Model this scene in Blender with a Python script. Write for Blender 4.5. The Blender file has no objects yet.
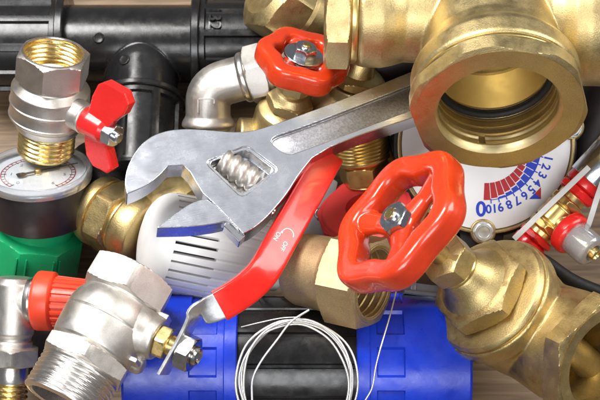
import bpy, bmesh, math, random
import numpy as np
from mathutils import Matrix, Vector
random.seed(4)
R_ = math.radians
PI = math.pi
C = bpy.context.scene.collection
SC = bpy.context.scene

# ------------------------------------------------------------------ units
S = 0.0005          # metres per photo pixel at the reference depth
D = 1400.0          # camera distance in the same units
TILT = R_(25)       # camera leans 25 degrees away from straight down
H0 = 185.0          # table below the reference depth
RIG = Matrix.Translation((0, 0, H0*math.cos(TILT)*S)) @ Matrix.Rotation(TILT, 4, 'X')

# ------------------------------------------------------------------ camera, world, lamps, exposure
cam = bpy.data.cameras.new('Camera')
cam.sensor_width = 36
cam.lens = 36*D/600
cam.clip_start = 0.01
cam.clip_end = 50
co = bpy.data.objects.new('Camera', cam)
C.objects.link(co)
co.matrix_world = RIG @ Matrix.Translation((0, 0, D*S))
cam.dof.use_dof = True
cam.dof.focus_distance = (D-55)*S
cam.dof.aperture_fstop = 30
SC.camera = co

w = bpy.data.worlds.new('World')
SC.world = w
w.use_nodes = True
w.node_tree.nodes['Background'].inputs[0].default_value = (0.95, 0.97, 1.0, 1)
w.node_tree.nodes['Background'].inputs[1].default_value = 0.16

def area(name, loc, target, sx, sy, power, col=(1, 1, 1)):
    l = bpy.data.lights.new(name, 'AREA')
    l.shape = 'RECTANGLE'
    l.size, l.size_y = sx, sy
    l.energy = power
    l.color = col
    o = bpy.data.objects.new(name, l)
    C.objects.link(o)
    o.location = loc
    d = Vector(target)-Vector(loc)
    o.rotation_euler = d.to_track_quat('-Z', 'Y').to_euler()
    return o
area('softbox_key', (-0.37, 0.29, 0.84), (0, 0, 0.06), 0.46, 0.42, 13, (1, 0.99, 0.97))
area('softbox_side', (0.62, 0.16, 0.62), (0.02, 0, 0.04), 0.34, 0.55, 4.6, (1, 0.98, 0.95))
area('softbox_front', (-0.10, -0.66, 0.80), (0, -0.02, 0.06), 0.6, 0.35, 5.2, (0.96, 0.98, 1))
area('wrench_fill_panel', (0.24, 0.44, 0.88), (0.0, 0.0, 0.08), 0.55, 0.45, 0.30, (0.96, 0.98, 1))  # dim panel added only to brighten the wrench face
SC.view_settings.view_transform = 'Standard'
SC.view_settings.look = 'None'
SC.view_settings.exposure = 0.08
SC.view_settings.gamma = 1
SC.cycles.max_bounces = 8
SC.cycles.use_denoising = True

# ------------------------------------------------------------------ materials
def mat(name, col, metallic=0.0, rough=0.4, var=0.0, vscale=120, col2=None, bump=0.0, bscale=900, rvar=0.0,
        coat=0.0, spec=0.5, scratch=0.0, blotch=None, subsurf=0.0, stretch=(1, 1, 1), grain=0.0, gscale=1700):
    m = bpy.data.materials.new(name)
    m.use_nodes = True
    nt = m.node_tree
    N, L = nt.nodes, nt.links
    b = N['Principled BSDF']
    b.inputs['Base Color'].default_value = (*col, 1)
    b.inputs['Metallic'].default_value = metallic
    b.inputs['Roughness'].default_value = rough
    b.inputs['Specular IOR Level'].default_value = spec
    if coat:
        b.inputs['Coat Weight'].default_value = coat
        b.inputs['Coat Roughness'].default_value = 0.06
    if subsurf:
        b.inputs['Subsurface Weight'].default_value = subsurf
        b.inputs['Subsurface Radius'].default_value = (.002, .002, .002)
    tc = N.new('ShaderNodeTexCoord')
    mp = N.new('ShaderNodeMapping')
    mp.inputs['Scale'].default_value = stretch
    L.new(tc.outputs['Object'], mp.inputs['Vector'])
    V_ = mp.outputs['Vector']
    def noise(scale, detail=4, rough_=0.6):
        n = N.new('ShaderNodeTexNoise')
        n.inputs['Scale'].default_value = scale
        n.inputs['Detail'].default_value = detail
        n.inputs['Roughness'].default_value = rough_
        L.new(V_, n.inputs['Vector'])
        return n
    def ramp(src, lo, hi, a=0.0, bb=1.0):
        r = N.new('ShaderNodeMapRange')
        r.inputs['From Min'].default_value = lo
        r.inputs['From Max'].default_value = hi
        r.inputs['To Min'].default_value = a
        r.inputs['To Max'].default_value = bb
        L.new(src, r.inputs['Value'])
        return r.outputs[0]
    csock = None
    if var:
        n = noise(vscale, 6)
        f = ramp(n.outputs['Fac'], 0.35, 0.68)
        mx = N.new('ShaderNodeMix')
        mx.data_type = 'RGBA'
        c2 = col2 or tuple(c*(1-var) for c in col)
        mx.inputs[6].default_value = (*col, 1)
        mx.inputs[7].default_value = (*c2, 1)
        L.new(f, mx.inputs[0])
        csock = mx.outputs[2]
    if blotch:
        n = noise(blotch[0], 8, 0.7)
        f = ramp(n.outputs['Fac'], blotch[1], blotch[1]+.12, 0, blotch[3])
        mx = N.new('ShaderNodeMix')
        mx.data_type = 'RGBA'
        if csock:
            L.new(csock, mx.inputs[6])
        else:
            mx.inputs[6].default_value = (*col, 1)
        mx.inputs[7].default_value = (*blotch[2], 1)
        L.new(f, mx.inputs[0])
        csock = mx.outputs[2]
    if grain and csock:
        n = noise(gscale, 3, .7)
        g = ramp(n.outputs['Fac'], 0.3, 0.7, 1-grain, 1+grain)
        mx = N.new('ShaderNodeMix')
        mx.data_type = 'RGBA'
        mx.blend_type = 'MULTIPLY'
        mx.inputs[0].default_value = 1
        L.new(csock, mx.inputs[6])
        L.new(g, mx.inputs[7])
        csock = mx.outputs[2]
    if csock:
        L.new(csock, b.inputs['Base Color'])
    if rvar:
        n = noise(vscale*2.3, 5)
        L.new(ramp(n.outputs['Fac'], 0.3, 0.7, max(.02, rough-rvar), min(1, rough+rvar)), b.inputs['Roughness'])
    hs = None
    if bump:
        hs = noise(bscale, 3).outputs['Fac']
    if scratch:
        mp2 = N.new('ShaderNodeMapping')
        mp2.inputs['Scale'].default_value = (40, 900, 200)
        mp2.inputs['Rotation'].default_value = (0, 0, 0.6)
        L.new(tc.outputs['Object'], mp2.inputs['Vector'])
        n = N.new('ShaderNodeTexNoise')
        n.inputs['Scale'].default_value = 3
        n.inputs['Detail'].default_value = 4
        L.new(mp2.outputs['Vector'], n.inputs['Vector'])
        if hs:
            ad = N.new('ShaderNodeMath')
            ad.operation = 'MULTIPLY_ADD'
            L.new(n.outputs['Fac'], ad.inputs[0])
            ad.inputs[1].default_value = scratch
            L.new(hs, ad.inputs[2])
            hs = ad.outputs[0]
        else:
            hs = n.outputs['Fac']
    if hs:
        bp = N.new('ShaderNodeBump')
        bp.inputs['Strength'].default_value = bump or scratch
        bp.inputs['Distance'].default_value = 0.0004
        L.new(hs, bp.inputs['Height'])
        L.new(bp.outputs['Normal'], b.inputs['Normal'])
    return m

M = {}
M['brass_cast'] = mat('brass_cast', (0.60, 0.465, 0.215), 1, 0.44, .2, 60, (0.49, 0.365, 0.165), .28, 1500, .10, blotch=(75, .60, (.38, .27, .13), .5), grain=.16)
M['brass_pale'] = mat('brass_pale', (0.60, 0.475, 0.235), 1, 0.45, .2, 55, (0.49, 0.375, 0.18), .28, 1500, .10, blotch=(70, .60, (.38, .28, .14), .5), grain=.16)
M['brass_dull'] = mat('brass_dull', (0.48, 0.36, 0.18), 1, 0.45, .25, 70, None, .2, 2600, .08, grain=.20)
M['brass_bronze'] = mat('brass_bronze', (0.58, 0.44, 0.24), 1, 0.56, .2, 60, (0.54, 0.38, 0.22), .2, 3000, .06, blotch=(120, .6, (.42, .28, .17), .4), grain=.20)
M['brass_bright'] = mat('brass_bright', (0.80, 0.61, 0.26), 1, 0.26, .12, 90, None, .05, 1500, .06)
M['brass_gold'] = mat('brass_gold', (0.78, 0.58, 0.23), 1, 0.33, .15, 90, None, .05, 1500, .06)
M['nickel'] = mat('nickel', (0.64, 0.61, 0.57), 1, 0.46, .14, 45, (0.57, 0.53, 0.48), .14, 2600, .09, blotch=(120, .63, (.42, .37, .32), .4), grain=.10)
M['nickel_bright'] = mat('nickel_bright', (0.76, 0.73, 0.70), 1, 0.28, .08, 80, None, .04, 2000, .05)
M['nickel_warm'] = mat('nickel_warm', (0.60, 0.55, 0.50), 1, 0.40, .12, 70, None, .10, 3000, .06, grain=.10)
M['chrome_face'] = mat('chrome_face', (0.70, 0.72, 0.78), 1, 0.25, .07, 40, None, 0, 2600, .05, scratch=.16, blotch=(300, .70, (.50, .50, .53), .35), grain=.04, gscale=900)
M['chrome'] = mat('chrome', (0.70, 0.70, 0.72), 1, 0.16, .12, 90, None, .03, 1500, .05)
M['chrome_etched'] = mat('chrome_etched', (0.42, 0.42, 0.45), 1, 0.34, .3, 900, (0.26, 0.26, 0.28), .45, 2200, .10)
M['brass_inner'] = mat('brass_inner', (0.93, 0.77, 0.42), 1, 0.40, .1, 90, None, .05, 1500, .06)  # base lightened to carry the light bouncing inside the tee opening
M['zinc'] = mat('zinc', (0.66, 0.69, 0.74), 1, 0.2, .15, 150, None, .08, 900, .06)
M['zinc_matt'] = mat('zinc_matt', (0.78, 0.79, 0.80), 1, 0.42, .2, 150, None, .2, 1500, .06)
M['steel_bright'] = mat('steel_bright', (0.82, 0.82, 0.83), 1, 0.38, .1, 120, None, .06, 900, .06)
M['steel'] = mat('steel', (0.60, 0.58, 0.55), 1, 0.22, .2, 120, None, .1, 900, .06)
M['red_enamel'] = mat('red_enamel', (0.66, 0.046, 0.006), 0, 0.28, .25, 45, (0.50, 0.030, 0.005), .30, 150, .08, coat=.6, blotch=(330, .74, (.16, .03, .015), .8))
M['red_plastic'] = mat('red_plastic', (0.68, 0.016, 0.014), 0, 0.27, .12, 80, None, .08, 500, .05, coat=.35)
M['red_vinyl'] = mat('red_vinyl', (0.70, 0.018, 0.010), 0, 0.24, .14, 60, (0.60, 0.012, 0.008), .05, 300, .05, coat=.5)
M['red_cap'] = mat('red_cap', (0.80, 0.060, 0.022), 0, 0.36, .1, 80, None, .08, 900, .05)
M['red_matte'] = mat('red_matte', (0.78, 0.05, 0.05), 0, 0.42, .15, 80, None, .1, 900, .05)
M['green'] = mat('green', (0.006, 0.34, 0.125), 0, 0.32, .2, 60, None, .06, 700, .08)
M['blue'] = mat('blue', (0.008, 0.042, 0.54), 0, 0.32, .25, 35, (0.005, 0.026, 0.38), .10, 500, .12, blotch=(240, .68, (.03, .09, .55), .5))
M['black_plastic'] = mat('black_plastic', (0.009, 0.0085, 0.009), 0, 0.25, .4, 60, (0.016, 0.015, 0.015), .06, 700, .10)
M['black_satin'] = mat('black_satin', (0.017, 0.012, 0.013), 0, 0.42, .3, 90, None, .06, 900, .08)
M['black_rubber'] = mat('black_rubber', (0.010, 0.010, 0.010), 0, 0.6, .3, 90, None, .3, 900, .08)
M['grey_plastic'] = mat('grey_plastic', (0.26, 0.27, 0.28), 0, 0.35, .15, 90, None, .06, 700, .05)
M['grey_dark'] = mat('grey_dark', (0.09, 0.09, 0.10), 0, 0.35, .15, 90, None, .06, 700, .05)
M['white_plastic'] = mat('white_plastic', (0.86, 0.86, 0.85), 0, 0.38, .05, 90, None, .05, 700, .05, subsurf=.05)
M['slot_shade'] = mat('slot_shade', (0.04, 0.04, 0.04), 0, 0.6, .1, 90)
M['dial_white'] = mat('dial_white', (0.80, 0.81, 0.83), 0, 0.35, .05, 60)
M['print_blue'] = mat('print_blue', (0.010, 0.04, 0.50), 0, 0.4, .1, 200)
M['print_red'] = mat('print_red', (0.42, 0.008, 0.016), 0, 0.4, .1, 200)
M['print_black'] = mat('print_black', (0.03, 0.025, 0.025), 0, 0.5, .1, 200)
M['print_white'] = mat('print_white', (0.82, 0.78, 0.74), 0, 0.5, .1, 200)
M['print_grey'] = mat('print_grey', (0.30, 0.28, 0.28), 0, 0.5, .1, 200)
M['wire'] = mat('wire', (0.88, 0.87, 0.84), 1, 0.45, .15, 200, None, .1, 900, .05)
M['zip_white'] = mat('zip_white', (0.52, 0.51, 0.50), 0, 0.35, .1, 200, None, .05, 700, .05)
M['needle'] = mat('needle', (0.06, 0.045, 0.035), 0, 0.4, .1, 200)
M['hollow_dark'] = mat('hollow_dark', (0.10, 0.07, 0.03), 1, 0.5, .2, 90)

def glassy(name, tint, gl, rough=.05, opac=0.0):
    m = bpy.data.materials.new(name)
    m.use_nodes = True
    nt = m.node_tree
    N, L = nt.nodes, nt.links
    N.remove(N['Principled BSDF'])
    t = N.new('ShaderNodeBsdfTransparent')
    t.inputs[0].default_value = (*tint, 1)
    g = N.new('ShaderNodeBsdfGlossy')
    g.inputs['Roughness'].default_value = rough
    d = N.new('ShaderNodeBsdfDiffuse')
    d.inputs[0].default_value = (.62, .62, .64, 1)
    lw = N.new('ShaderNodeLayerWeight')
    lw.inputs[0].default_value = gl
    m1 = N.new('ShaderNodeMixShader')
    m1.inputs[0].default_value = opac
    L.new(t.outputs[0], m1.inputs[1])
    L.new(d.outputs[0], m1.inputs[2])
    m2 = N.new('ShaderNodeMixShader')
    L.new(lw.outputs['Facing'], m2.inputs[0])
    L.new(m1.outputs[0], m2.inputs[1])
    L.new(g.outputs[0], m2.inputs[2])
    L.new(m2.outputs[0], N['Material Output'].inputs[0])
    return m
M['lens'] = glassy('lens', (.95, .96, .97), .12)
M['clear_plastic'] = glassy('clear_plastic', (.82, .84, .86), .3, .08, .30)

def wood():
    m = bpy.data.materials.new('table_wood')
    m.use_nodes = True
    nt = m.node_tree
    N, L = nt.nodes, nt.links
    b = N['Principled BSDF']
    tc = N.new('ShaderNodeTexCoord')
    mp = N.new('ShaderNodeMapping')
    mp.inputs['Scale'].default_value = (4, 60, 10)
    L.new(tc.outputs['Object'], mp.inputs[0])
    n = N.new('ShaderNodeTexNoise')
    n.inputs['Scale'].default_value = 6
    n.inputs['Detail'].default_value = 8
    n.inputs['Distortion'].default_value = .6
    L.new(mp.outputs[0], n.inputs['Vector'])
    r = N.new('ShaderNodeValToRGB')
    r.color_ramp.elements[0].position = .3
    r.color_ramp.elements[0].color = (.10, .06, .033, 1)
    r.color_ramp.elements[1].position = .72
    r.color_ramp.elements[1].color = (.27, .175, .095, 1)
    L.new(n.outputs['Fac'], r.inputs[0])
    L.new(r.outputs[0], b.inputs['Base Color'])
    b.inputs['Roughness'].default_value = .55
    bp = N.new('ShaderNodeBump')
    bp.inputs['Strength'].default_value = .4
    bp.inputs['Distance'].default_value = .0005
    L.new(n.outputs['Fac'], bp.inputs['Height'])
    L.new(bp.outputs[0], b.inputs['Normal'])
    return m
M['wood'] = wood()

# ------------------------------------------------------------------ geometry helpers
def V(px, py, z):
    k = (D-z)/D
    return np.array([(px-300)*k, (200-py)*k, z], float)

def nrm(v):
    v = np.array(v, float)
    return v/np.linalg.norm(v)

def basis(zd, xh):
    z = nrm(zd)
    x = np.array(xh, float)
    x = x-z*np.dot(x, z)
    if np.linalg.norm(x) < 1e-5:
        x = np.array([0, 1.0, 0]) - z*z[1]
    x = nrm(x)
    y = np.cross(z, x)
    return np.stack([x, y, z], 1)

def frame(o=(0, 0, 0), zd=(0, 0, 1), xh=(1, 0, 0)):
    m = np.eye(4)
    m[:3, :3] = basis(zd, xh)
    m[:3, 3] = o
    return m

def soften(rows, c=0.9):
    """cut the sharp corners of a lathe profile"""
    out = []
    n = len(rows)
    for i, r in enumerate(rows):
        if 0 < i < n-1 and all(len(q) == 2 and not callable(q[1]) for q in (rows[i-1], r, rows[i+1])) and r[1] > 0.01:
            a, p, b = (np.array(q, float) for q in (rows[i-1], r, rows[i+1]))
            la, lb = np.linalg.norm(a-p), np.linalg.norm(b-p)
            if la > .05 and lb > .05:
                cs = np.dot(p-a, b-p)/la/lb
                if cs < .87:
                    d = min(c, .35*la, .35*lb)
                    p1, p2 = p+(a-p)/la*d, p+(b-p)/lb*d
                    mid = (p1+p2)/2*.55+p*.45
                    out += [tuple(p1), tuple(mid), tuple(p2)]
                    continue
        out.append(r)
    return out

class B:
    def __init__(s):
        s.v, s.f = [], []
    def add(s, v, f, m=None):
        v = np.asarray(v, float)
        if m is not None:
            v = v @ m[:3, :3].T + m[:3, 3]
        o = len(s.v)
        s.v.extend(v.tolist())
        s.f.extend([[i+o for i in q] for q in f])
        return s
    def lathe(s, rows, m=None, seg=72, closed=False, soft=.9, phase=0.0):
        """rows: (z, r) plain, (z, r, apothem) hexagon cut, (z, r, apothem, sides) polygon, (z, function of angle)"""
        if soft:
            rows = soften(rows, soft)
        th = np.arange(seg)/seg*2*PI
        vs, idx = [], []
        for r in rows:
            z = r[0]
            if callable(r[1]):
                rr = np.array([r[1](t) for t in th])
            elif len(r) >= 3:
                ns = r[3] if len(r) > 3 else 6
                w_ = 2*PI/ns
                a = ((th+phase) % w_) - w_/2
                rr = np.minimum(r[1], r[2]/np.cos(a))
            else:
                rr = np.full(seg, float(r[1]))
            if not callable(r[1]) and r[1] < 1e-6:
                idx.append([len(vs)])
                vs.append((0, 0, z))
            else:
                idx.append(list(range(len(vs), len(vs)+seg)))
                vs.extend(zip(rr*np.cos(th), rr*np.sin(th), np.full(seg, z)))
        fs = []
        pairs = [(i, i+1) for i in range(len(rows)-1)]
        if closed:
            pairs.append((len(rows)-1, 0))
        for i, j in pairs:
            a, b = idx[i], idx[j]
            if len(a) == 1 and len(b) == 1:
                continue
            for q in range(seg):
                q2 = (q+1) % seg
                if len(a) == 1:
                    fs.append([a[0], b[q], b[q2]])
                elif len(b) == 1:
                    fs.append([a[q], b[0], a[q2]])
                else:
                    fs.append([a[q], a[q2], b[q2], b[q]])
        if not closed:
            for e in (idx[0], idx[-1]):
                if len(e) > 1:
                    fs.append(list(e))
        return s.add(vs, fs, m)
    def cyl(s, z0, z1, r0, r1=None, m=None, seg=48, soft=.9):
        r1 = r0 if r1 is None else r1
        return s.lathe([(z0, 0), (z0, r0), (z1, r1), (z1, 0)], m, seg, soft=soft)
    def ball(s, r, m=None, sz=1, n=14, seg=40):
        return s.lathe([(-r*sz*math.cos(PI*i/n), r*math.sin(PI*i/n) if 0 < i < n else 0) for i in range(n+1)], m, seg, soft=0)
    def sweep(s, pts, rad, seg=14, closed=False, m=None, flat=None, wdirs=None, rect=None):
        """tube (rad number or list) or rounded strip (rect=(w,t)) along 3D points"""
        P = np.array(pts, float)
        n = len(P)
        if closed:
            T = np.roll(P, -1, 0)-np.roll(P, 1, 0)
        else:
            T = np.gradient(P, axis=0)
        T /= np.linalg.norm(T, axis=1)[:, None]
        u = None
        vs = []
        for i in range(n):
            t = T[i]
            if wdirs is not None:
                u = np.array(wdirs[i], float)
            elif u is None:
                u = np.array([0, 0, 1.0]) if abs(t[2]) < .9 else np.array([1.0, 0, 0])
            u = nrm(u-t*np.dot(u, t))
            v = np.cross(t, u)
            for q in range(seg):
                a = 2*PI*q/seg
                ca, sa = math.cos(a), math.sin(a)
                if rect:
                    e = .28
                    x = math.copysign(abs(ca)**e, ca)*rect[0]/2
                    y = math.copysign(abs(sa)**e, sa)*rect[1]/2
                else:
                    r = rad[i] if hasattr(rad, '__len__') else rad
                    x, y = r*ca, r*sa*(flat or 1)
                vs.append(P[i]+u*x+v*y)
        fs = []
        for i in range(n if closed else n-1):
            j = (i+1) % n
            for q in range(seg):
                q2 = (q+1) % seg
                fs.append([i*seg+q, i*seg+q2, j*seg+q2, j*seg+q])
        if not closed:
            fs.append(list(range(seg)))
            fs.append(list(range((n-1)*seg, n*seg)))
        return s.add(vs, fs, m)
    def prism(s, poly, z0, z1, m=None):
        n = len(poly)
        vs = [(x, y, z0) for x, y in poly]+[(x, y, z1) for x, y in poly]
        fs = [list(range(n)), list(range(n, 2*n))]
        for i in range(n):
            j = (i+1) % n
            fs.append([i, j, j+n, i+n])
        return s.add(vs, fs, m)
    def box(s, x0, x1, y0, y1, z0, z1, m=None):
        return s.prism([(x0, y0), (x1, y0), (x1, y1), (x0, y1)], z0, z1, m)
    def mesh(s, name, u, bevel=0, remesh=0, smooth=6, angle=24, cut=None):
        me = bpy.data.meshes.new(name)
        me.from_pydata([tuple(c*u for c in p) for p in s.v], [], s.f)
        bm = bmesh.new()
        bm.from_mesh(me)
        bmesh.ops.remove_doubles(bm, verts=bm.verts, dist=u*.002)
        bmesh.ops.recalc_face_normals(bm, faces=bm.faces)
        bm.to_mesh(me)
        bm.free()
        if bevel or remesh or cut:
            tmp = bpy.data.objects.new('tmp', me)
            C.objects.link(tmp)
            extra = []
            if remesh:
                md = tmp.modifiers.new('r', 'REMESH')
                md.mode = 'VOXEL'
                md.voxel_size = remesh*u
                md = tmp.modifiers.new('s', 'SMOOTH')
                md.iterations = smooth
                md.factor = .5
            for cb in (cut or []):
                cm = cb.mesh('cut', u)
                c_ = bpy.data.objects.new('cut', cm)
                C.objects.link(c_)
                extra.append(c_)
                md = tmp.modifiers.new('b', 'BOOLEAN')
                md.operation = 'DIFFERENCE'
                md.solver = 'EXACT'
                md.object = c_
            if bevel:
                md = tmp.modifiers.new('v', 'BEVEL')
                md.width = bevel*u
                md.segments = 2
                md.limit_method = 'ANGLE'
                md.angle_limit = R_(28)
            bpy.context.view_layer.update()
            dg = bpy.context.evaluated_depsgraph_get()
            new = bpy.data.meshes.new_from_object(tmp.evaluated_get(dg))
            for e in extra:
                bpy.data.objects.remove(e)
            bpy.data.objects.remove(tmp)
            bpy.data.meshes.remove(me)
            me = new
            me.name = name
        me.polygons.foreach_set('use_smooth', [True]*len(me.polygons))
        me.set_sharp_from_angle(angle=R_(angle))
        return me

def hexr(z0, z1, a, c0=True, c1=True, ns=6, d=.11, lim=None):
    big = lim or a/math.cos(PI/ns)*1.01
    rows = []
    st = (.0, .25, .5, .75, 1)
    if c0:
        rows += [(z0+f*d*a*(1 if z1 > z0 else -1), a*.965+(big-a*.965)*f, a, ns) for f in st]
    else:
        rows.append((z0, big, a, ns))
    if c1:
        rows += [(z1-f*d*a*(1 if z1 > z0 else -1), a*.965+(big-a*.965)*f, a, ns) for f in reversed(st)]
    else:
        rows.append((z1, big, a, ns))
    return rows

def thread(z0, z1, r, amp, pitch, per=8):
    n = max(4, int(abs(z1-z0)/pitch*per))
    rows = []
    for i in range(n+1):
        z = z0+(z1-z0)*i/n
        fade = min(1, i/(per*.6), (n-i)/(per*.6))
        def fn(t, z=z, fade=fade):
            p = (z/pitch-t/(2*PI)) % 1
            tri = 1-abs(2*p-1)
            return r-amp*(1-min(1, max(0, (tri-.12)/.7)))*max(.15, fade)
        rows.append((z, fn))
    return rows

# ------------------------------------------------------------------ things and parts
class Thing:
    def __init__(s, name, label, cat, o, z=(0, 0, 1), x=(1, 0, 0), group=None):
        s.k = (D-o[2])/D
        s.O = V(*o)
        s.R = basis(z, x)
        e = bpy.data.objects.new(name, None)
        e.empty_display_size = .01
        C.objects.link(e)
        s.e = e
        m = Matrix([[*s.R[i], s.O[i]*S] for i in range(3)]+[[0, 0, 0, 1]])
        s.world = RIG @ m
        e.matrix_world = s.world
        s.tag(e, label, cat, group)
    def tag(s, o, label, cat, group=None):
        o['label'] = label
        o['category'] = cat
        if group:
            o['group'] = group
    def lp(s, px, py, z):
        return s.R.T @ (V(px, py, z)-s.O)/s.k
    def ld(s, d):
        return s.R.T @ nrm(d)
    def hit(s, px, py, lz=0.0):
        """where the line of sight through a pixel meets the local plane z = lz"""
        o = np.array([0, 0, D])
        d = V(px, py, 0)-o
        n = s.R[:, 2]
        p0 = s.O+n*lz*s.k
        t = np.dot(p0-o, n)/np.dot(d, n)
        return s.R.T @ (o+d*t-s.O)/s.k
    def part(s, name, b, m, parent=None, **kw):
        me = b.mesh(name, s.k*S, **kw)
        me.materials.append(M[m])
        o = bpy.data.objects.new(name, me)
        C.objects.link(o)
        o.parent = parent or s.e
        return o
    def solo(s, b, m, **kw):
        """a thing that is one mesh: takes the place of the Empty"""
        e = s.e
        nm = e.name
        props = {k: e[k] for k in e.keys()}
        bpy.data.objects.remove(e)
        me = b.mesh(nm, s.k*S, **kw)
        me.materials.append(M[m])
        o = bpy.data.objects.new(nm, me)
        C.objects.link(o)
        o.matrix_world = s.world
        for k_, v_ in props.items():
            o[k_] = v_
        s.e = o
        return o
    def text(s, name, string, size, fn, m, parent=None, ext=.25, bold=0.0):
        cu = bpy.data.curves.new('t', 'FONT')
        cu.body = string
        cu.size = size
        cu.align_x = 'CENTER'
        cu.align_y = 'CENTER'
        cu.extrude = ext
        cu.offset = bold
        cu.resolution_u = 4
        t = bpy.data.objects.new('t', cu)
        C.objects.link(t)
        bpy.context.view_layer.update()
        me = bpy.data.meshes.new_from_object(t.evaluated_get(bpy.context.evaluated_depsgraph_get()))
        bpy.data.objects.remove(t)
        u = s.k*S
        for v in me.vertices:
            v.co = Vector([c*u for c in fn(*v.co)])
        me.name = name
        me.materials.clear()
        me.materials.append(M[m])
        o = bpy.data.objects.new(name, me)
        C.objects.link(o)
        o.parent = parent or s.e
        return o

def structure(name, me, m):
    me.materials.append(m)
    o = bpy.data.objects.new(name, me)
    C.objects.link(o)
    o['kind'] = 'structure'
    return o

# ------------------------------------------------------------------ the table
tb = B()
y = -0.42
i = 0
bmt = B()
bmt.box(-900, 900, -700, 900, -30, 0)
tab = structure('table_top', bmt.mesh('table_top', S), M['wood'])

# ------------------------------------------------------------------ ribbed compression nuts
def panel_nut(b, m, z0, z1, Rn, n, depth, end_w, flange_z=None, flange_w=8, flange_h=5, rib=.26, seg_per=20, short=0):
    """round nut whose skin carries n sunken rectangular panels; flange at z0 side"""
    seg = n*seg_per
    zs = [z0, z0+1.2, z0+end_w, z0+end_w+1.2, z1-end_w-1.2, z1-end_w, z1-2.5, z1]
    def fn(kind):
        def f(t):
            fr = (t/(2*PI)*n) % 1
            ins = rib/2 < fr < 1-rib/2
            if kind == 'end':
                return Rn-2
            if kind == 'pan':
                return Rn-depth if ins else Rn
            return Rn
        return f
    if short:
        zs[4:] = [zs[0]+flange_w+end_w+short, zs[0]+flange_w+end_w+short+1.2, z1-2.5, z1]
    kinds = ['flat', 'flat', 'flat', 'pan', 'pan', 'flat', 'flat', 'end']
    rows = [(zs[0], 0)]
    if flange_w:
        rows += [(zs[0], Rn+flange_h-1.2), (zs[0]+1.2, Rn+flange_h), (zs[0]+flange_w-1, Rn+flange_h), (zs[0]+flange_w, Rn+flange_h-1.2)]
        zs[1] = zs[0]+flange_w+.1
        zs[2] = zs[1]+end_w
        zs[3] = zs[2]+1.2
        rows += [(z, fn(k)) for z, k in zip(zs[1:], kinds[1:])]
    else:
        rows += [(z, fn(k)) for z, k in zip(zs, kinds)]
    rows.append((zs[-1], 0))
    b.lathe(rows, m, seg=seg, soft=0, phase=0)

# black pipe tee at the top
t = Thing('pipe_tee', 'large black plastic pipe tee with ribbed screw nuts, lying along the upper left edge', 'pipe fitting',
          (132, 44, -190), (1, 0, 0), (0, -.906, .423))
b = B()
b.cyl(-78, 78, 39, m=None, seg=80)
br = frame((0, 0, 0), (1, 0, 0), (0, 0, 1))
br2 = frame((0, 0, 12), (1, 0, 0), (0, 0, 1))
b.lathe([(-10, 0), (-10, 30), (30, 35.5), (84, 35.5), (84, 0)], br2, 72)
body = t.part('body', b, 'black_plastic', remesh=1.1, smooth=5)
b = B()
for (px, py, z_) in ((97, 36, -134),):
    p = t.lp(px, py, z_)
    p2 = np.array([p[0], p[1], 0])
    p2 = nrm(p2)*38.2
    b.lathe([(0, 0), (0, 5.6), (1.2, 5.6), (2.0, 5.0), (2.0, 4.2), (1.5, 3.8), (1.5, 0)], frame((p2[0], p2[1], p[2]), (p2[0], p2[1], 0), (0, 0, 1)), 32, soft=.3)
cl = t.ld((0, 0, 1)); cl[0] = 0; cl = nrm(nrm(cl)+np.array([0, 0, -.42]))
b.lathe([(0, 0), (0, 5.6), (1.2, 5.6), (2.0, 5.0), (2.0, 4.2), (1.5, 3.8), (1.5, 0)], frame(np.array([38, 0, 12])+cl*35.0, cl, (0, 0, 1)), 32, soft=.3)
t.part('moulding_mark', b, 'black_plastic')
b = B()
panel_nut(b, frame((0, 0, -62), (0, 0, -1), (0, -1, 0)), 0, 95, 48, 10, 3.5, 5)
n1 = t.part('screw_nut', b, 'black_plastic')
b = B()
panel_nut(b, frame((0, 0, 62), (0, 0, 1), (1, 0, 0)), 0, 95, 48, 10, 3.5, 5)
n2 = t.part('screw_nut', b, 'black_plastic')
b = B()
panel_nut(b, frame((64, 0, 12), (1, 0, 0), (0, 1, .3)), 0, 86, 42, 8, 3.2, 5, None, 6, 3)
t.part('screw_nut', b, 'black_plastic')
for ch, zz, yy in (('3', 76, 0), ('2', 76, 1)):
    pass
p32 = t.lp(214, 21, -140)
a32 = math.atan2(p32[1], p32[0])
def on_nut(x, y_, z_):
    # runs along the nut's axis, wraps round it
    a = a32 + y_/46.0
    r = 46.4+z_
    return (r*math.cos(a), r*math.sin(a), p32[2]+x)
# which way round is up: checked against the picture direction
up_test = t.R @ (np.array(on_nut(0, 1, 0))-np.array(on_nut(0, 0, 0)))
sg = 1 if up_test[1] > 0 else -1
t.text('size_mark', '32', 17, lambda x, y_, z_: on_nut(y_*1.0, -x*sg*-1 if False else sg*(-x), z_), 'black_plastic', n2, ext=1.2, bold=.3)

# ------------------------------------------------------------------ pressure gauge
t = Thing('pressure_gauge', 'round black pressure gauge with white face standing under the small ball valve', 'gauge',
          (38, 171, -60), (.02, .88, .47), (1, 0, 0))
b = B()
b.lathe([(-52, 0), (-52, 46), (-50, 50), (-4, 51), (-4, 0)], seg=96)
t.part('case', b, 'black_satin')
b = B()
b.lathe([(-8, 51.2), (-7, 53.5), (1, 54), (4.5, 52.5), (5, 50.5), (2.5, 47.5), (-3, 46.5), (-8, 46.5)], seg=96, closed=True, soft=.8)
t.part('bezel', b, 'clear_plastic')
b = B()
b.lathe([(-5.5, 51), (-4.8, 52.2), (-2.8, 52), (-2.8, 50)], seg=96, closed=True, soft=.2)
t.part('bezel_rim', b, 'zinc')
b = B()
b.lathe([(-4, 0), (-4, 48), (-3.2, 48), (-3.2, 0)], seg=96, soft=0)
dl = t.part('dial', b, 'dial_white')
b = B()
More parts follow.
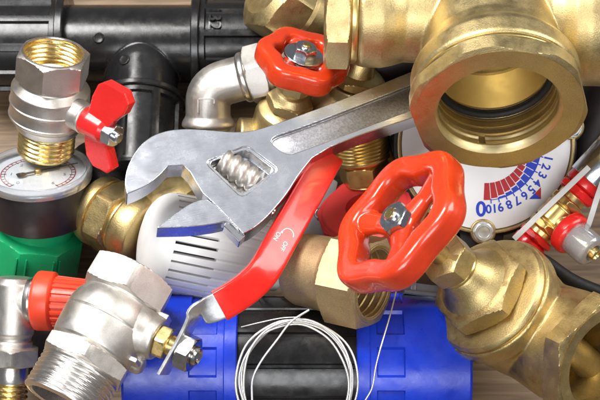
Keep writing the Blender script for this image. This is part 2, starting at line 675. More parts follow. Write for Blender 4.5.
def arc_ring(b, r0, r1, a0, a1, z0, z1, n=40, m=None):
    vs, fs = [], []
    for i in range(n+1):
        a = a0+(a1-a0)*i/n
        for r in (r0, r1):
            for z in (z0, z1):
                vs.append((r*math.cos(a), r*math.sin(a), z))
    for i in range(n):
        o = i*4
        q = o+4
        fs += [[o, o+2, q+2, q], [o+1, q+1, q+3, o+3], [o, q, q+1, o+1], [o+2, o+3, q+3, q+2]]
    fs += [[0, 1, 3, 2], [n*4, n*4+2, n*4+3, n*4+1]]
    b.add(vs, fs, m)
arc_ring(b, 36.6, 37.4, R_(-50), R_(232), -3.1, -2.8)
arc_ring(b, 33.0, 33.5, R_(-50), R_(232), -3.1, -2.8)
t.part('scale_arc', b, 'print_red', dl)
b = B()
for i in range(31):
    a = R_(-48+i*9.3)
    r1 = 36.4
    r0 = 31.5 if i % 5 == 0 else 34
    mm = frame((0, 0, 0), (0, 0, 1), (math.cos(a), math.sin(a), 0))
    b.box(r0, r1, -.35, .35, -3.1, -2.8, mm)
t.part('scale_ticks', b, 'print_black', dl)
for i in range(7):
    a = R_(231-i*46.5)
    r = 26.5
    t.text('scale_number', str(i), 7.5, lambda x, y_, z_, a=a: (r*math.cos(a)+x, r*math.sin(a)+y_, -2.95+z_), 'print_grey', dl, ext=.1)
b = B()
nd = frame((0, 0, 0), (0, 0, 1), (math.cos(R_(28)), math.sin(R_(28)), 0))
b.prism([(-22, -2.6), (-20, -3.6), (-15, -3.2), (-12, -1.4), (0, -1.6), (42, -.4), (42, .4), (0, 1.6), (-12, 1.4), (-15, 3.2), (-20, 3.6), (-22, 2.6)], -.6, .4, nd)
t.part('needle', b, 'needle', bevel=.2)
b = B()
b.lathe([(-3.5, 0), (-3.5, 3.8), (1.6, 3.6), (2.4, 2.4), (2.4, 0)], seg=24)
t.part('needle_hub', b, 'brass_dull')
b = B()
b.lathe([(1.0, 0), (1.0, 46.6), (1.8, 46.6), (1.8, 0)], seg=96, soft=0)
t.part('lens', b, 'lens')
b = B()
b.lathe([(-52, 0), (-52, 16), (-60, 15), (-60, 10), (-78, 9.5), (-78, 0)], frame(), 40)
t.part('connector', b, 'brass_dull')

# ------------------------------------------------------------------ small nickel ball valve with butterfly handle
t = Thing('butterfly_ball_valve', 'small nickel ball valve with red butterfly handle standing upright on the gauge', 'valve',
          (54, 52, -18), (.17, .82, .55), (.8, -.35, .48))
b = B()
b.lathe([(0, 32.3), *hexr(-.3, -32, 32.8), (-33, 31.5), (-35, 32), (-36.5, 34), (-41, 39.5), (-42, 40), (-55.5, 40), (-56.2, 41.2), (-57.6, 41.2), (-58.2, 40),
         (-71, 40), (-71.6, 41.2), (-73, 41.2), (-75, 40), (-79, 36), (-87, 33), (-88, 28), (-92, 28), (-92, 20), (-42, 20), (-42, 31.3), (0, 31.3)],
        seg=96, closed=True, soft=.6)
body = t.part('body', b, 'nickel_warm')
b = B()
b.lathe([(-.8, 29.6), (.2, 30.0), (.5, 31), (.1, 32.2), (-1, 32.2), (-1, 30.5)], seg=96, closed=True, soft=0)
t.part('rim', b, 'nickel_bright')
b = B()
rows = thread(-2, -28, 29.4, -1.8, 5.2)
b.lathe([(-1, 29.6)]+rows+[(-29, 23), (-40, 23), (-40, 31.2), (-1, 31.2)], seg=80, closed=True, soft=0)
t.part('inner_thread', b, 'brass_bright', body)
b = B()
b.lathe([(-27, 14), (-26, 15), (-26, 22.5), (-28, 23.5), (-34, 14)], seg=64, closed=True)
t.part('seat_ring', b, 'white_plastic')
b = B()
b.lathe([(-88, 0), (-88, 28), *thread(-89, -117, 29.5, 2.6, 5.6), (-118.5, 26.5), (-119, 21), (-112, 20.5), (-112, 0)], seg=80, soft=0)
t.part('outer_thread', b, 'brass_bright')
sx = t.ld((.80, -.35, .48))
st = frame((0, 0, -54), (1, 0, 0), (0, 0, 1))
b = B()
b.lathe([(28, 0), (28, 17), (40, 16), (48, 15), (50, 16), (51.5, 15), (51.5, 0)], st, 48)
t.part('stem_neck', b, 'nickel')
b = B()
b.lathe([(50, 0), (50, 14.5), (58, 15), (76, 13.6), (81, 11), (81, 0)], st, 48)
W1 = [(4, 54), (20, 58), (34, 60), (50, 66), (56, 74), (56, 100), (46, 107), (32, 102), (18, 90), (4, 82)]
W2 = [(-6, 54), (-22, 56), (-36, 60), (-44, 70), (-43, 90), (-35, 96), (-22, 90), (-6, 82)]
for W_ in (W1, W2):
    vs = [(p[1], 0, p[0]-54) for p in W_]
    mm = np.eye(4)
    mm[:3, :3] = np.array([[0, 1, 0], [0, 0, 1], [1, 0, 0]], float)
    mm[:3, 3] = (0, 0, -54)
    b.prism(W_, -5.5, 5.5, mm)
for zz in (-46, -62):
    b.box(52, 74, -7, 7, zz-2, zz+2)
hd = t.part('butterfly_handle', b, 'red_plastic', remesh=.8, smooth=3)
b = B()
b.lathe([(79, 0), *hexr(80, 92, 10.8), (92, 5.8), (96, 5.6), (96.8, 4.6), (96.8, 0)], st, 72, soft=0)
t.part('lock_nut', b, 'zinc')

# ------------------------------------------------------------------ green fitting
t = Thing('green_coupling', 'green plastic coupling with flat-sided collar below the pressure gauge', 'pipe fitting',
          (37, 232, -98), (.22, .84, .50), (1, 0, 0))
b = B()
b.lathe([(8, 0), (8, 36), *hexr(4, -40, 44, True, True, 8, .05), (-42, 40), (-46, 34), (-46, 0)], seg=96, soft=0, phase=.2)
c1 = t.part('collar', b, 'green')
b = B()
b.lathe([(-2, 0), (-2, 37), (30, 37), (32, 35.5), (32, 0)], seg=72)
t.part('socket', b, 'green')
b = B()
for a in (-104, -93, -60, -52):
    mm = frame((0, 0, 0), (0, 0, 1), (math.cos(R_(a)), math.sin(R_(a)), 0))
    rr = 45/math.cos((R_(a)+.2) % (PI/4)-PI/8)
    b.box(rr-1, rr+1.0, -.7, .7, -34, -4, mm)
t.part('rib', b, 'green', c1)

# ------------------------------------------------------------------ brass nut left of the white head
t = Thing('brass_union', 'brass union nut lying between the gauge and the white radiator head', 'brass fitting',
          (116, 219, -72), (.80, -.40, .45), (0, 1, .3))
b = B()
b.lathe([(-30, 0), (-30, 30), (-27, 35), (-20, 36.5), (-14, 36), *hexr(-13, 12, 33.5), (12.5, 31), (16, 31), (17, 35), (20, 36), (36, 35), (40, 33), (40, 0)], seg=96, soft=.7, phase=.35)
t.part('body', b, 'brass_cast')
b = B()
b.lathe([(12.8, 31.4), (13.4, 33.6), (16.2, 33.6), (16.8, 31.4)], seg=80, closed=True, soft=.3)
t.part('ring', b, 'brass_bright')
t = Thing('brass_adapter', 'square-shouldered brass adapter seen inside the open jaws of the wrench', 'brass fitting',
          (171, 196, -62), (-.25, .75, .6), (1, .2, 0))
b = B()
b.lathe([(14, 8), (14, 15), (12, 20), *hexr(10, -18, 25), (-20, 21), (-46, 20), (-46, 0), (4, 0), (4, 8)], seg=72, soft=.7, phase=.3)
t.solo(b, 'brass_cast')

# ------------------------------------------------------------------ white thermostatic head
t = Thing('radiator_thermostat', 'white thermostatic radiator control with vent slits under the wrench jaws', 'thermostat',
          (204, 249, -28), (-.94, .20, .28), (0, 1, 0))
def ribf(r, d, n=32, on=True):
    def f(th):
        fr = (th/(2*PI)*n) % 1
        return r-d if (fr < .24) else r
    return f
b = B()
rows = [(-62, 0), (-62, 40), (-60, 43), (-56, ribf(44, 0)), (-55, ribf(48, .6)), (-8, ribf(50.5, .6)), (-3, ribf(50.5, .6)), (-2.2, ribf(50.5, 10)), (39, ribf(49.6, 10)),
        (40, 49.4), (45, 48), (50, 45.3), (55, 41), (59, 35.5), (62, 29), (64, 20), (65, 0)]
b.lathe(rows, seg=384, soft=0)
t.part('head', b, 'white_plastic', angle=40)
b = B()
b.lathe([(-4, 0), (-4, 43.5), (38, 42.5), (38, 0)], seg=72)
t.part('slit_dark_core', b, 'slot_shade')  # dark core added behind the slits; their shade is in its colour
b = B()
b.lathe([(-62, 0), (-62, 30), (-80, 28), (-80, 0)], seg=60)
t.part('collar', b, 'white_plastic')

# ------------------------------------------------------------------ nickel elbow with union nut
t = Thing('union_elbow', 'dull nickel elbow with union nut in front of the black pipe tee', 'pipe fitting',
          (208, 92, -95), (0, 0, 1), (1, 0, 0))
pts = [(0, -38, -6), (0, -24, -3), (0, -10, -1)]
dirx = nrm((.95, .24, .12))
cx = np.array([0, 6, 0])
for i in range(9):
    f = i/8
    a = np.array([0, -10, -1.])*(1-f)**2+2*f*(1-f)*np.array([0, 5, 1.])+f**2*(np.array([0, 5, 1.])+dirx*20)
    pts.append(tuple(a))
pts += [tuple(np.array([0, 5, 1.])+dirx*36), tuple(np.array([0, 5, 1.])+dirx*44)]
b = B()
b.sweep(pts, 22.5, seg=36)
b.lathe([(-8, 0), (-8, 22.5), (-2, 26), (2, 27), (4, 25), (4, 0)], frame((0, -31, -5), (0, -1, -.15), (1, 0, 0)), 48)
el = t.part('elbow', b, 'nickel', remesh=.9, smooth=5)
ex = frame(tuple(np.array([0, 5, 1.])+dirx*34), dirx, (0, 0, 1))
b = B()
b.lathe([(0, 0), (0, 23), (3, 25.5), (7, 25.5), (8, 22), (9, 22), (9, 0)], ex, 64)
t.part('flange', b, 'nickel_bright')
b = B()
b.lathe([(8, 0), *hexr(8, 29, 27), (29, 25), (33, 25.5), (34, 24), (34, 17), (60, 16), (60, 0)], ex, 96, soft=0, phase=.15)
t.part('union_nut', b, 'nickel')
b = B()
zf = 20.4
for x0, x1, y0, y1 in ((-9, -8, -22, -8), (7, 8, -13, -8), *[(q-9, q-8, -9, -8) for q in range(17)]):
    vs = []
    mm = frame((0, 0, 0))
    b.box(x0, x1, y0, y1, 12, math.sqrt(22.5**2-max(abs(x0), abs(x1))**2)+.2)
t.part('cast_mark', b, 'nickel_warm', el)

# ------------------------------------------------------------------ hand wheels
def handwheel(b, Rw, tr, tz, lobes, amp, spokes, hub_r, sp_w, rim_z=0, hub_z=-6, phase=0, sphase=0):
    n = 120
    pts = []
    for i in range(n):
        a = 2*PI*i/n
        r = Rw*(1+amp*math.cos(lobes*a+phase))
        pts.append((r*math.cos(a), r*math.sin(a), rim_z))
    # rim with an oval section
    vs, fs = [], []
    sg_ = 24
    for i, p in enumerate(pts):
        a = 2*PI*i/n
        for q in range(sg_):
            c = 2*PI*q/sg_
            cc, ss = math.cos(c), math.sin(c)
            rr = math.copysign(abs(cc)**.5, cc)*tr
            zz = math.copysign(abs(ss)**.55, ss)*tz
            vs.append((p[0]+rr*math.cos(a), p[1]+rr*math.sin(a), p[2]+zz))
    for i in range(n):
        j = (i+1) % n
        for q in range(sg_):
            q2 = (q+1) % sg_
            fs.append([i*sg_+q, j*sg_+q, j*sg_+q2, i*sg_+q2])
    b.add(vs, fs)
    for i in range(spokes):
        a = 2*PI*i/spokes+sphase
        ca, sa = math.cos(a), math.sin(a)
        P = [(ca*r, sa*r, hub_z+(rim_z-hub_z)*((r-hub_r*.5)/(Rw-hub_r*.5))) for r in np.linspace(hub_r*.5, Rw, 8)]
        b.sweep(P, [sp_w*(.55+.5*abs(f-.45)) for f in np.linspace(0, 1, 8)], seg=16, wdirs=[(-sa, ca, 0)]*8, flat=.75)
    b.lathe([(hub_z-11, 0), (hub_z-11, hub_r*.8), (hub_z-4, hub_r), (hub_z+4, hub_r), (hub_z+7, hub_r*.85), (hub_z+7, 0)], None, 48)

t = Thing('stop_valve', 'brass stop valve with small red handwheel and washer, behind the wrench', 'valve',
          (302, 61, -28), (.24, .75, .61), (1, 0, 0))
b = B()
handwheel(b, 36, 9.5, 11.5, 6, .07, 3, 14, 16, 0, 0, .4, -.35)
t.part('handwheel', b, 'red_enamel', remesh=.8, smooth=5)
b = B()
b.lathe([(4.4, 0), (4.4, 19.5), (7, 20.3), (8.4, 20.3), (9, 19.6), (9, 0)], None, 56, soft=.3)
t.part('washer', b, 'zinc')
b = B()
b.lathe([(9, 0), *hexr(9, 18, 10.6, False, True), (18, 5.2), (20, 4.8), (20, 0)], None, 72, soft=0, phase=.4)
nt_ = t.part('nut', b, 'zinc')
b = B()
b.lathe([(19.6, 0), (19.6, 4.4), (21, 4), (21, 0)], None, 32)
t.part('stem_tip', b, 'brass_bright', nt_)
b = B()
b.lathe([(-8, 0), (-8, 9), (-22, 9), (-22, 16), *hexr(-23, -36, 15.5), (-38, 14), (-40, 17), (-44, 19), (-46, 20), *hexr(-47, -58, 21.5), (-59, 24), (-64, 30), (-70, 32), (-90, 32), (-96, 26), (-96, 0)], None, 96, soft=.6, phase=.2)
t.part('bonnet', b, 'brass_pale')
b = B()
b.lathe([(-44, 0), (-44, 20), (-20, 22), (20, 22), (70, 20), (70, 0)], frame((0, 0, -104), (1, .1, 0), (0, 0, 1)), 60)
b.ball(34, frame((0, 0, -100)))
t.part('body', b, 'brass_pale', remesh=1.2, smooth=4)

# brass hex piece at the top edge
t = Thing('brass_plug', 'pale brass hexagonal plug behind the small red handwheel at the top edge', 'brass fitting',
          (282, 2, -110), (-.72, .42, .56), (.3, 1, 0))
b = B()
b.lathe([(24, 0), (24, 26), *hexr(20, -16, 36), (-18, 32), (-22, 34), (-40, 34), (-44, 30), (-60, 29), (-60, 0)], seg=96, soft=.7, phase=.5)
t.solo(b, 'brass_pale')

# brass valve body behind wrench
t = Thing('brass_check_valve', 'dull brass valve with square lugs in the shadow between wrench and large brass tee', 'brass fitting',
          (352, 98, -82), (.2, .8, .55), (1, 0, 0))
b = B()
b.ball(42, frame((-6, 0, -24)), .9)
b.lathe([(-40, 0), (-40, 27), (60, 33), (125, 33), (125, 0)], frame((0, 0, -26), (1, -.1, 0), (0, 0, 1)), 60)
b.lathe([(0, 0), (0, 30), (20, 28), (20, 0)], frame((0, 0, -2)), 60)
b.box(-8, 10, 22, 44, -16, 4)
b.box(-8, 10, -40, -20, -6, 14)
b.box(30, 44, -34, -18, -20, 6)
t.part('body', b, 'brass_dull', remesh=1.1, smooth=3)
b = B()
b.lathe([(16, 0), (16, 24), *hexr(18, 28, 24), (30, 16), (44, 14), (44, 0)], seg=72, soft=.5)
t.part('gland_nut', b, 'brass_cast')

# ------------------------------------------------------------------ red cap and threaded brass fitting under the wrench
t = Thing('threaded_nipple', 'brass nipple with fine outer thread and hexagon standing in shadow under the wrench handle', 'brass fitting',
          (364, 168, -70), (-.16, .90, .40), (1, 0, 0))
b = B()
b.lathe([(-42, 0), (-42, 17), (-14, 18), (-14, 22), *hexr(-13, 8, 22.5), (9, 25), (11, 28), (13, 28.5), *thread(14, 48, 28.5, 1.6, 3.6, 6), (48, 20), (40, 19), (40, 0)], seg=80, soft=.3, phase=.2)
t.solo(b, 'brass_gold')
t = Thing('red_knob', 'dull red faceted plastic cap half hidden under the large red handwheel', 'plastic cap',
          (364, 206, -40), (-.22, .72, .66), (1, 0, 0))
b = B()
b.lathe([(0, 19), (0, 42), (-2, 45), *hexr(-2, -46, 47, True, True, 10, .05), (-48, 42), (-48, 19)], seg=100, closed=True, soft=.8, phase=.1)
t.solo(b, 'red_matte')
t = Thing('grey_bracket', 'light grey plastic bracket with a slotted screw between red lever and red cap', 'bracket',
          (318, 218, -58), (.15, .2, .95), (.45, .88, 0))
b = B()
pl = [t.hit(*p)[:2] for p in ((300, 262), (302, 238), (318, 205), (332, 178), (338, 182), (334, 200), (338, 212), (336, 236), (330, 262))]
b.prism([tuple(p) for p in pl], -8, 0)
t.part('plate', b, 'grey_plastic', bevel=1.0)
b = B()
p = t.hit(320, 214)
b.lathe([(-1, 0), (-1, 6.5), (2, 6.2), (3, 5), (3, 0)], frame((p[0], p[1], 0)), 32)
b2 = B().box(p[0]-7, p[0]+7, p[1]-.9, p[1]+.9, 1.4, 5)
t.part('screw', b, 'zinc', cut=[b2])

# ------------------------------------------------------------------ adjustable wrench
t = Thing('adjustable_wrench', 'chrome adjustable wrench with open jaws lying across the pile', 'wrench',
          (250, 180, 62), (.14, .42, .90), (.94, .30, 0))
def tr(pts):
    return [tuple(t.hit(*p)[:2]) for p in pts]
def smooth_poly(pts, it=2, keep=()):
    P = [np.array(p, float) for p in pts]
    K = [i in keep for i in range(len(P))]
    for _ in range(it):
        Q, K2 = [], []
        n = len(P)
        for i in range(n):
            if K[i]:
                Q.append(P[i]); K2.append(True)
            else:
                a = P[i-1]*.22+P[i]*.78
                c = P[(i+1) % n]*.22+P[i]*.78
                Q += [a, c]; K2 += [False, False]
        P, K = Q, K2
    return [tuple(p) for p in P]
def corner_cut(P, f):
    o_ = []
    n_ = len(P)
    for i_ in range(n_):
        p_ = np.array(P[i_], float); a_ = np.array(P[i_-1], float); c_ = np.array(P[(i_+1) % n_], float)
        for w1, w2 in ((f, 0), (f*.35, f*.35), (0, f)):
            o_.append(tuple(p_+(a_-p_)*w1+(c_-p_)*w2))
    return o_
out = [(127, 194), (124.5, 182), (127, 168), (133, 155), (142, 143), (153, 135), (168, 130), (186, 128.5), (206, 129.5), (232, 132), (252, 131), (275, 124), (330, 104), (380, 84), (436, 62),
       (441, 108), (400, 122), (362, 134), (330, 147), (312, 158), (299, 174), (286, 195), (268, 216), (254, 228), (243, 233.5), (232, 222), (214, 203), (203, 193.5), (197, 184), (190, 172), (183, 165), (168, 166), (158, 177), (144, 187)]
keep = (0, 24, 14, 15)
keep = (0, 24, 18, 19, 27, 28, 29, 30, 31)
outl = smooth_poly(out, 2, keep)
slot = smooth_poly([(209, 162), (246.5, 149), (274, 169), (242, 193)], 2, ())
slot = corner_cut([(208.5, 162), (246.8, 148.5), (274.5, 169.5), (242, 193.5)], .10)
cut1 = B().prism(tr(slot), -17, 12)
cut1b = B().prism(tr(corner_cut([(204.5, 162), (247, 145), (279, 169.5), (242, 198)], .10)), -1.6, 12)
rec = smooth_poly([(266, 139), (300, 128), (350, 109), (408, 86), (428, 78), (430, 103), (400, 114), (345, 135), (304, 150), (287, 156)], 2)
cut2 = B().prism(tr(rec), -4.5, 12)
jawslot = [(244, 232), (243, 238)]
b = B()
b.prism(tr(outl), -27, 0)
wb = t.part('body', b, 'chrome_face', cut=[cut1, cut1b, cut2], bevel=1.5, angle=13)
b = B()
b.prism([(p[0], p[1]) for p in tr(smooth_poly([(267.5, 139.5), (300, 128.7), (350, 109.7), (408, 86.7), (427, 79), (429, 102.4), (400, 113.4), (345, 134.4), (304, 149.4), (287.5, 155.2)], 2))], -4.6, -3.9)
t.part('etched_panel', b, 'chrome_etched', wb, bevel=.3)
b = B()
fl = B()
fl.prism(tr(corner_cut([(210, 162), (246.8, 150), (273, 169.5), (242, 192)], .1)), -18.5, -16.6)
t.part('slot_floor', fl, 'steel', wb)
# moving jaw
jaw = smooth_poly([(157, 227), (188, 203.5), (204, 197.5), (215, 203), (236, 222), (240, 232), (229, 220), (214, 223.5), (190, 226.5)], 2, (0, 4, 5))
b = B()
b.prism(tr(jaw), -26, -1.2)
jw = t.part('movable_jaw', b, 'chrome_face', bevel=.8, angle=13)
b = B()
b.prism(tr([(228, 216), (246, 234), (240, 240), (224, 224)]), -20, -4)
t.part('jaw_guide', b, 'chrome', jw, bevel=.8, angle=13)
# worm screw
p0 = t.hit(222, 160, -9)
p1 = t.hit(258, 183, -9)
ax = p1-p0
Lw = np.linalg.norm(ax)
b = B()
b.lathe([(0, 0), (0, 9), *[(z_, (lambda t_, z_=z_: 10.4+3.4*(.5-.5*math.cos(2*PI*((z_/(Lw/4.3)-t_/(2*PI)) % 1)))**.45)) for z_ in np.linspace(.3, Lw-.3, 110)], (Lw, 9), (Lw, 0)],
        frame(p0, ax, (0, 0, 1)), 64, soft=0)
wm = t.part('worm_screw', b, 'nickel', angle=60)
b = B()
q0 = t.hit(281, 203, -12)
q1 = t.hit(266, 222, -12)
dd = q1-q0
nn = np.array([-dd[1], dd[0], 0])
mid = (q0+q1)/2
out_dir = nrm(np.array([dd[1], -dd[0], 0]))
if np.dot(t.R @ out_dir, np.array([1, -1, 0])) < 0:
    out_dir = -out_dir
b.lathe([(-3, 0), (-3, 5.5), (1.6, 5.2), (2.2, 4), (2.2, 0)], frame(mid+out_dir*-.5, out_dir, (0, 0, 1)), 32)
t.part('worm_pin', b, 'steel')

# ------------------------------------------------------------------ radiator valve with orange red cap, lower left
t = Thing('radiator_valve', 'nickel radiator valve with ribbed orange-red cap at the left edge', 'valve',
          (14, 307, -20), (.05, 1, .05), (1, .12, .1))
b = B()
b.lathe([(30, 0), (30, 16), (24, 21), (-14, 21.5), (-26, 21), (-30, 18.5), (-34, 18.5), (-34, 0)], None, 64)
b.lathe([(0, 0), (0, 20), (16, 20), (16, 0)], frame((0, 0, 8), (1, 0, 0), (0, 0, 1)), 64)
body = t.part('body', b, 'nickel', remesh=.9, smooth=5)
b = B()
b.lathe([(14, 0), (14, 22.5), (19, 23.5), (24, 22), (24, 0)], frame((0, 0, 8), (1, 0, 0), (0, 0, 1)), 64)
t.part('neck_ring', b, 'nickel_bright')
b = B()
rows = [(22, 0), (22, 27), (24, 29.5), (26, 30), (40, 29.5), (42, 27)]
def capf(r):
    return lambda th: r-2.2*(((th/(2*PI)*22) % 1) < .42)
rows += [(42.5, 25.5), (43.5, capf(26)), (84, capf(23.5)), (86, 21), (88, 18), (88, 0)]
b.lathe(rows, frame((0, 0, 8), (1, 0, 0), (0, 0, 1)), 264, soft=.5)
t.part('cap', b, 'red_cap')
b = B()
b.lathe([(-33, 0), (-33, 18), (-35, 20), (-39, 20.5), (-40, 24), *hexr(-40, -58, 25.5), (-59, 20), (-59, 0)], None, 96, soft=.5, phase=.25)
t.part('union_nut', b, 'nickel')
b = B()
b.lathe([(-58, 0), (-58, 17.5), (-76, 17.2), (-76, 0)], None, 60)
t.part('tail', b, 'nickel_bright')
b = B()
b.lathe([(-75, 0), (-75, 16), *thread(-75.5, -120, 17.2, 2.0, 5.2), (-121, 14), (-121, 0)], None, 72, soft=0)
t.part('tail_thread', b, 'brass_bright')
def fs(x, y_, z_):
    a = .22+y_/21.6
    return None
m14 = t.lp(14, 300, 1)
def on_body(x, y_, z_):
    # letters stand sideways on the front of the body
    X, Z = m14[0]-y_, m14[2]+x
    Y = -math.sqrt(max(1, 21.4**2-X*X))-z_ if (t.R @ np.array([0, -1, 0]))[2] > 0 else math.sqrt(max(1, 21.4**2-X*X))+z_
    return (X, Y, Z)
t.text('cast_letters', 'FS', 7, on_body, 'nickel_warm', body, ext=.4)

# ------------------------------------------------------------------ large nickel ball valve with red lever
t = Thing('lever_ball_valve', 'large nickel ball valve with long red lever handle marked ON and OFF', 'valve',
          (110, 319, 72), (.44, .81, -.38), (.88, -.36, .30))
b = B()
b.lathe([(52, 34), *hexr(54, 22, 41.5, True, True, 6, .08), (20, 39), (17, 40), (12, 43), (2, 45.5), (-6, 45.8), (-7.5, 45.0), (-8.6, 45.8), (-30, 44.5), (-37, 43), (-39, 41), *hexr(-40, -58, 41.5, True, True, 6, .07), (-59, 38),
         (-59, 30), (40, 30), (40, 34)], None, 120, closed=True, soft=.7, phase=.20)
body = t.part('body', b, 'nickel')
b = B()
b.lathe([(-57, 39), (-59, 39.5), *thread(-60, -96, 41, 2.4, 5.0), (-97.5, 38), (-98, 35), (-96.5, 32.5), (-50, 32), (-50, 36)], None, 96, closed=True, soft=0)
t.part('outer_thread', b, 'nickel_bright')
b = B()
b.ball(30.5, frame((0, 0, -14)))
t.part('ball', b, 'steel')
st = frame((0, 0, 0), (1, 0, 0), (0, 0, 1))
b = B()
b.lathe([(20, 0), (20, 33), (40, 26), (47, 22.5), (55, 21.5), (57, 20), (57, 0)], st, 60)
b.lathe([(30, 0), (30, 10), (48, 9.5), (52, 7), (53, 0)], frame((0, 9, -26), (1, .05, -.05), (0, 0, 1)), 32)
b.box(38, 56, -8, 8, 19, 26)
b.box(36, 51, -10, 7, -33, -28)
t.part('stem_neck', b, 'nickel', remesh=.9, smooth=4)
b = B()
b.lathe([(55, 0), (55, 16), *hexr(57, 70, 15.5), (70, 11), (82, 9), (82, 0)], st, 72, soft=0, phase=.2)
t.part('gland_nut', b, 'brass_bright')
b = B()
b.lathe([(82, 0), (82, 16.6), *hexr(82.5, 97, 16.8), (97.3, 12.5), (97, 11.4), (96, 11), (96, 9.6), (101, 9.2), (102, 8), (101, 6.2), (99.5, 5), (99.5, 0)], st, 96, soft=0, phase=.05)
t.part('lever_nut', b, 'steel')
path = [(163, 374, 97, -.25, .1, .95), (176, 351, 98, -.25, .1, .95), (187, 331, 100, -.25, .12, .95), (194.5, 318, 102, -.3, .25, .9), (199, 312.5, 104, -.45, .5, .7), (207, 310.5, 104, -.58, .72, .38),
        (219, 306, 103, -.6, .76, .25), (231, 299, 101, -.6, .76, .25), (243, 291, 97, -.6, .75, .25), (254, 282, 92, -.63, .72, .25), (263, 272, 87, -.72, .62, .25), (271, 259, 79, -.82, .50, .22), (282, 239, 66, -.86, .46, .2),
        (300, 207, 45, -.87, .45, .2), (318, 175, 24, -.88, .45, .2), (329, 155, 10, -.88, .45, .2)]
def dens(path, a, bq, n):
    P = np.array(path[a:bq], float)
    ts = np.linspace(0, len(P)-1, n)
    out_ = []
    for q in ts:
        i = min(int(q), len(P)-2)
        f = q-i
        p0 = P[max(i-1, 0)]; p1 = P[i]; p2 = P[i+1]; p3 = P[min(i+2, len(P)-1)]
        out_.append(.5*((2*p1)+(-p0+p2)*f+(2*p0-5*p1+4*p2-p3)*f*f+(-p0+3*p1-3*p2+p3)*f**3))
    return np.array(out_)
sp = dens(path, 0, 9, 40)
b = B()
b.sweep([t.lp(*p[:3]) for p in sp], 1, seg=28, rect=(28, 4.2), wdirs=[t.ld(p[3:]) for p in sp])
lv = t.part('lever', b, 'steel_bright', angle=40)
gp = dens(path, 6, 16, 70)
b = B()
b.sweep([t.lp(*p[:3]) for p in gp], 1, seg=40, rect=(32, 12), wdirs=[t.ld(p[3:]) for p in gp])
gr = t.part('grip', b, 'red_vinyl', lv, angle=50)
# ON and OFF marks on the grip
gc = np.array(path[12], float)
pc = t.lp(*gc[:3])
wv = t.ld(gc[3:])
tv = nrm(t.lp(*path[13][:3])-pc)
wv = nrm(wv-tv*np.dot(wv, tv))
nv = np.cross(tv, wv)
if (t.R @ nv)[2] < 0:
    nv = -nv
def on_grip(cu, cv):
    # letters read down the lever; their tops point to the right
    def f(x, y_, z_):
        return pc+tv*(cu-x)+wv*(cv-y_)+nv*(6.05+z_)
    return f
t.text('marking', 'ON', 6.6, on_grip(-4, 7), 'print_white', gr, ext=.12)
t.text('marking', 'OFF', 6.6, on_grip(-9, -4), 'print_white', gr, ext=.12)
b = B()
apts = []
for i in range(13):
    a = R_(-10+i*15)
    u_, v_ = 4+7*math.sin(a)*1.0, -2+7*math.cos(a)*.9
    apts.append(pc+tv*u_+wv*v_+nv*6.2)
b.sweep(apts, .55, seg=8)
b.sweep([apts[0], apts[0]-tv*2+wv*1.5], [1.5, .2], seg=8)
t.part('arrow', b, 'print_white', gr)

# ------------------------------------------------------------------ blue and black compression coupling
t = Thing('compression_coupling', 'black plastic coupling with two bright blue screw nuts along the bottom edge', 'pipe fitting',
          (297, 366, -22), (1, 0, 0), (0, 0, 1))
b = B()
def gro(r, d):
    def f(th):
        fr = (th/(2*PI)*14+.3) % 1
        return r-d*(fr < .12)
    return f
b.lathe([(-66, 0), (-66, gro(70, 2.5)), (66, gro(70, 2.5)), (66, 0)], seg=336, soft=0)
t.part('body', b, 'black_plastic')
for sgn in (-1, 1):
    b = B()
    panel_nut(b, frame((0, 0, sgn*57), (0, 0, sgn), (1, .12, 0)), 0, 110, 73, 11, 3.0, 6, None, 13, 2.2, rib=.36, short=26)
    t.part('screw_nut', b, 'blue')

# ------------------------------------------------------------------ brass coupling under the large handwheel
t = Thing('reducing_coupling', 'matt brass reducing coupling with hexagon end, stamped 63, between lever and large handwheel', 'brass fitting',
          (375, 284, 68), (.85, -.15, .51), (0, 1, 0))
b = B()
b.lathe([(0, 35), (0, 41), *hexr(-.4, -44, 43, True, True, 6, .08), (-46, 40), (-50, 38.5), (-84, 37.5), (-93, 34), (-98, 24), (-98, 18), (-60, 18), (-40, 35)], None, 120, closed=True, soft=.8, phase=.42)
body = t.part('body', b, 'brass_bronze')
b = B()
b.lathe([(-.6, 36.5), (-.4, 35.2), *thread(-1.5, -38, 34, -3.6, 8.5), (-38, 36.5)], None, 96, closed=True, soft=0)
t.part('inner_thread', b, 'brass_cast', body)
b = B()
b.lathe([(.1, 36), (.6, 36.5), (.6, 39.5), (.1, 40.3), (-.5, 38)], None, 96, closed=True, soft=0)
t.part('rim', b, 'brass_pale', body)
pm = t.hit(344, 302, 0)
# mark sits on the hexagon face that looks at us
pw = t.lp(343, 300, 80)
am = math.atan2(pw[1], pw[0])
w6 = PI/3
fc = round((am+.42-PI/6)/w6)*w6+PI/6-.42
fn_ = np.array([math.cos(fc), math.sin(fc), 0])
ft_ = np.array([-math.sin(fc), math.cos(fc), 0])
if (t.R @ ft_)[1] < 0:
    ft_ = -ft_
t.text('size_mark', '63', 11, lambda x, y_, z_: fn_*(42.6+z_)+np.array([0, 0, -18])+ft_*(-x-2)+np.array([0, 0, 1.])*y_, 'brass_pale', body, ext=.5)

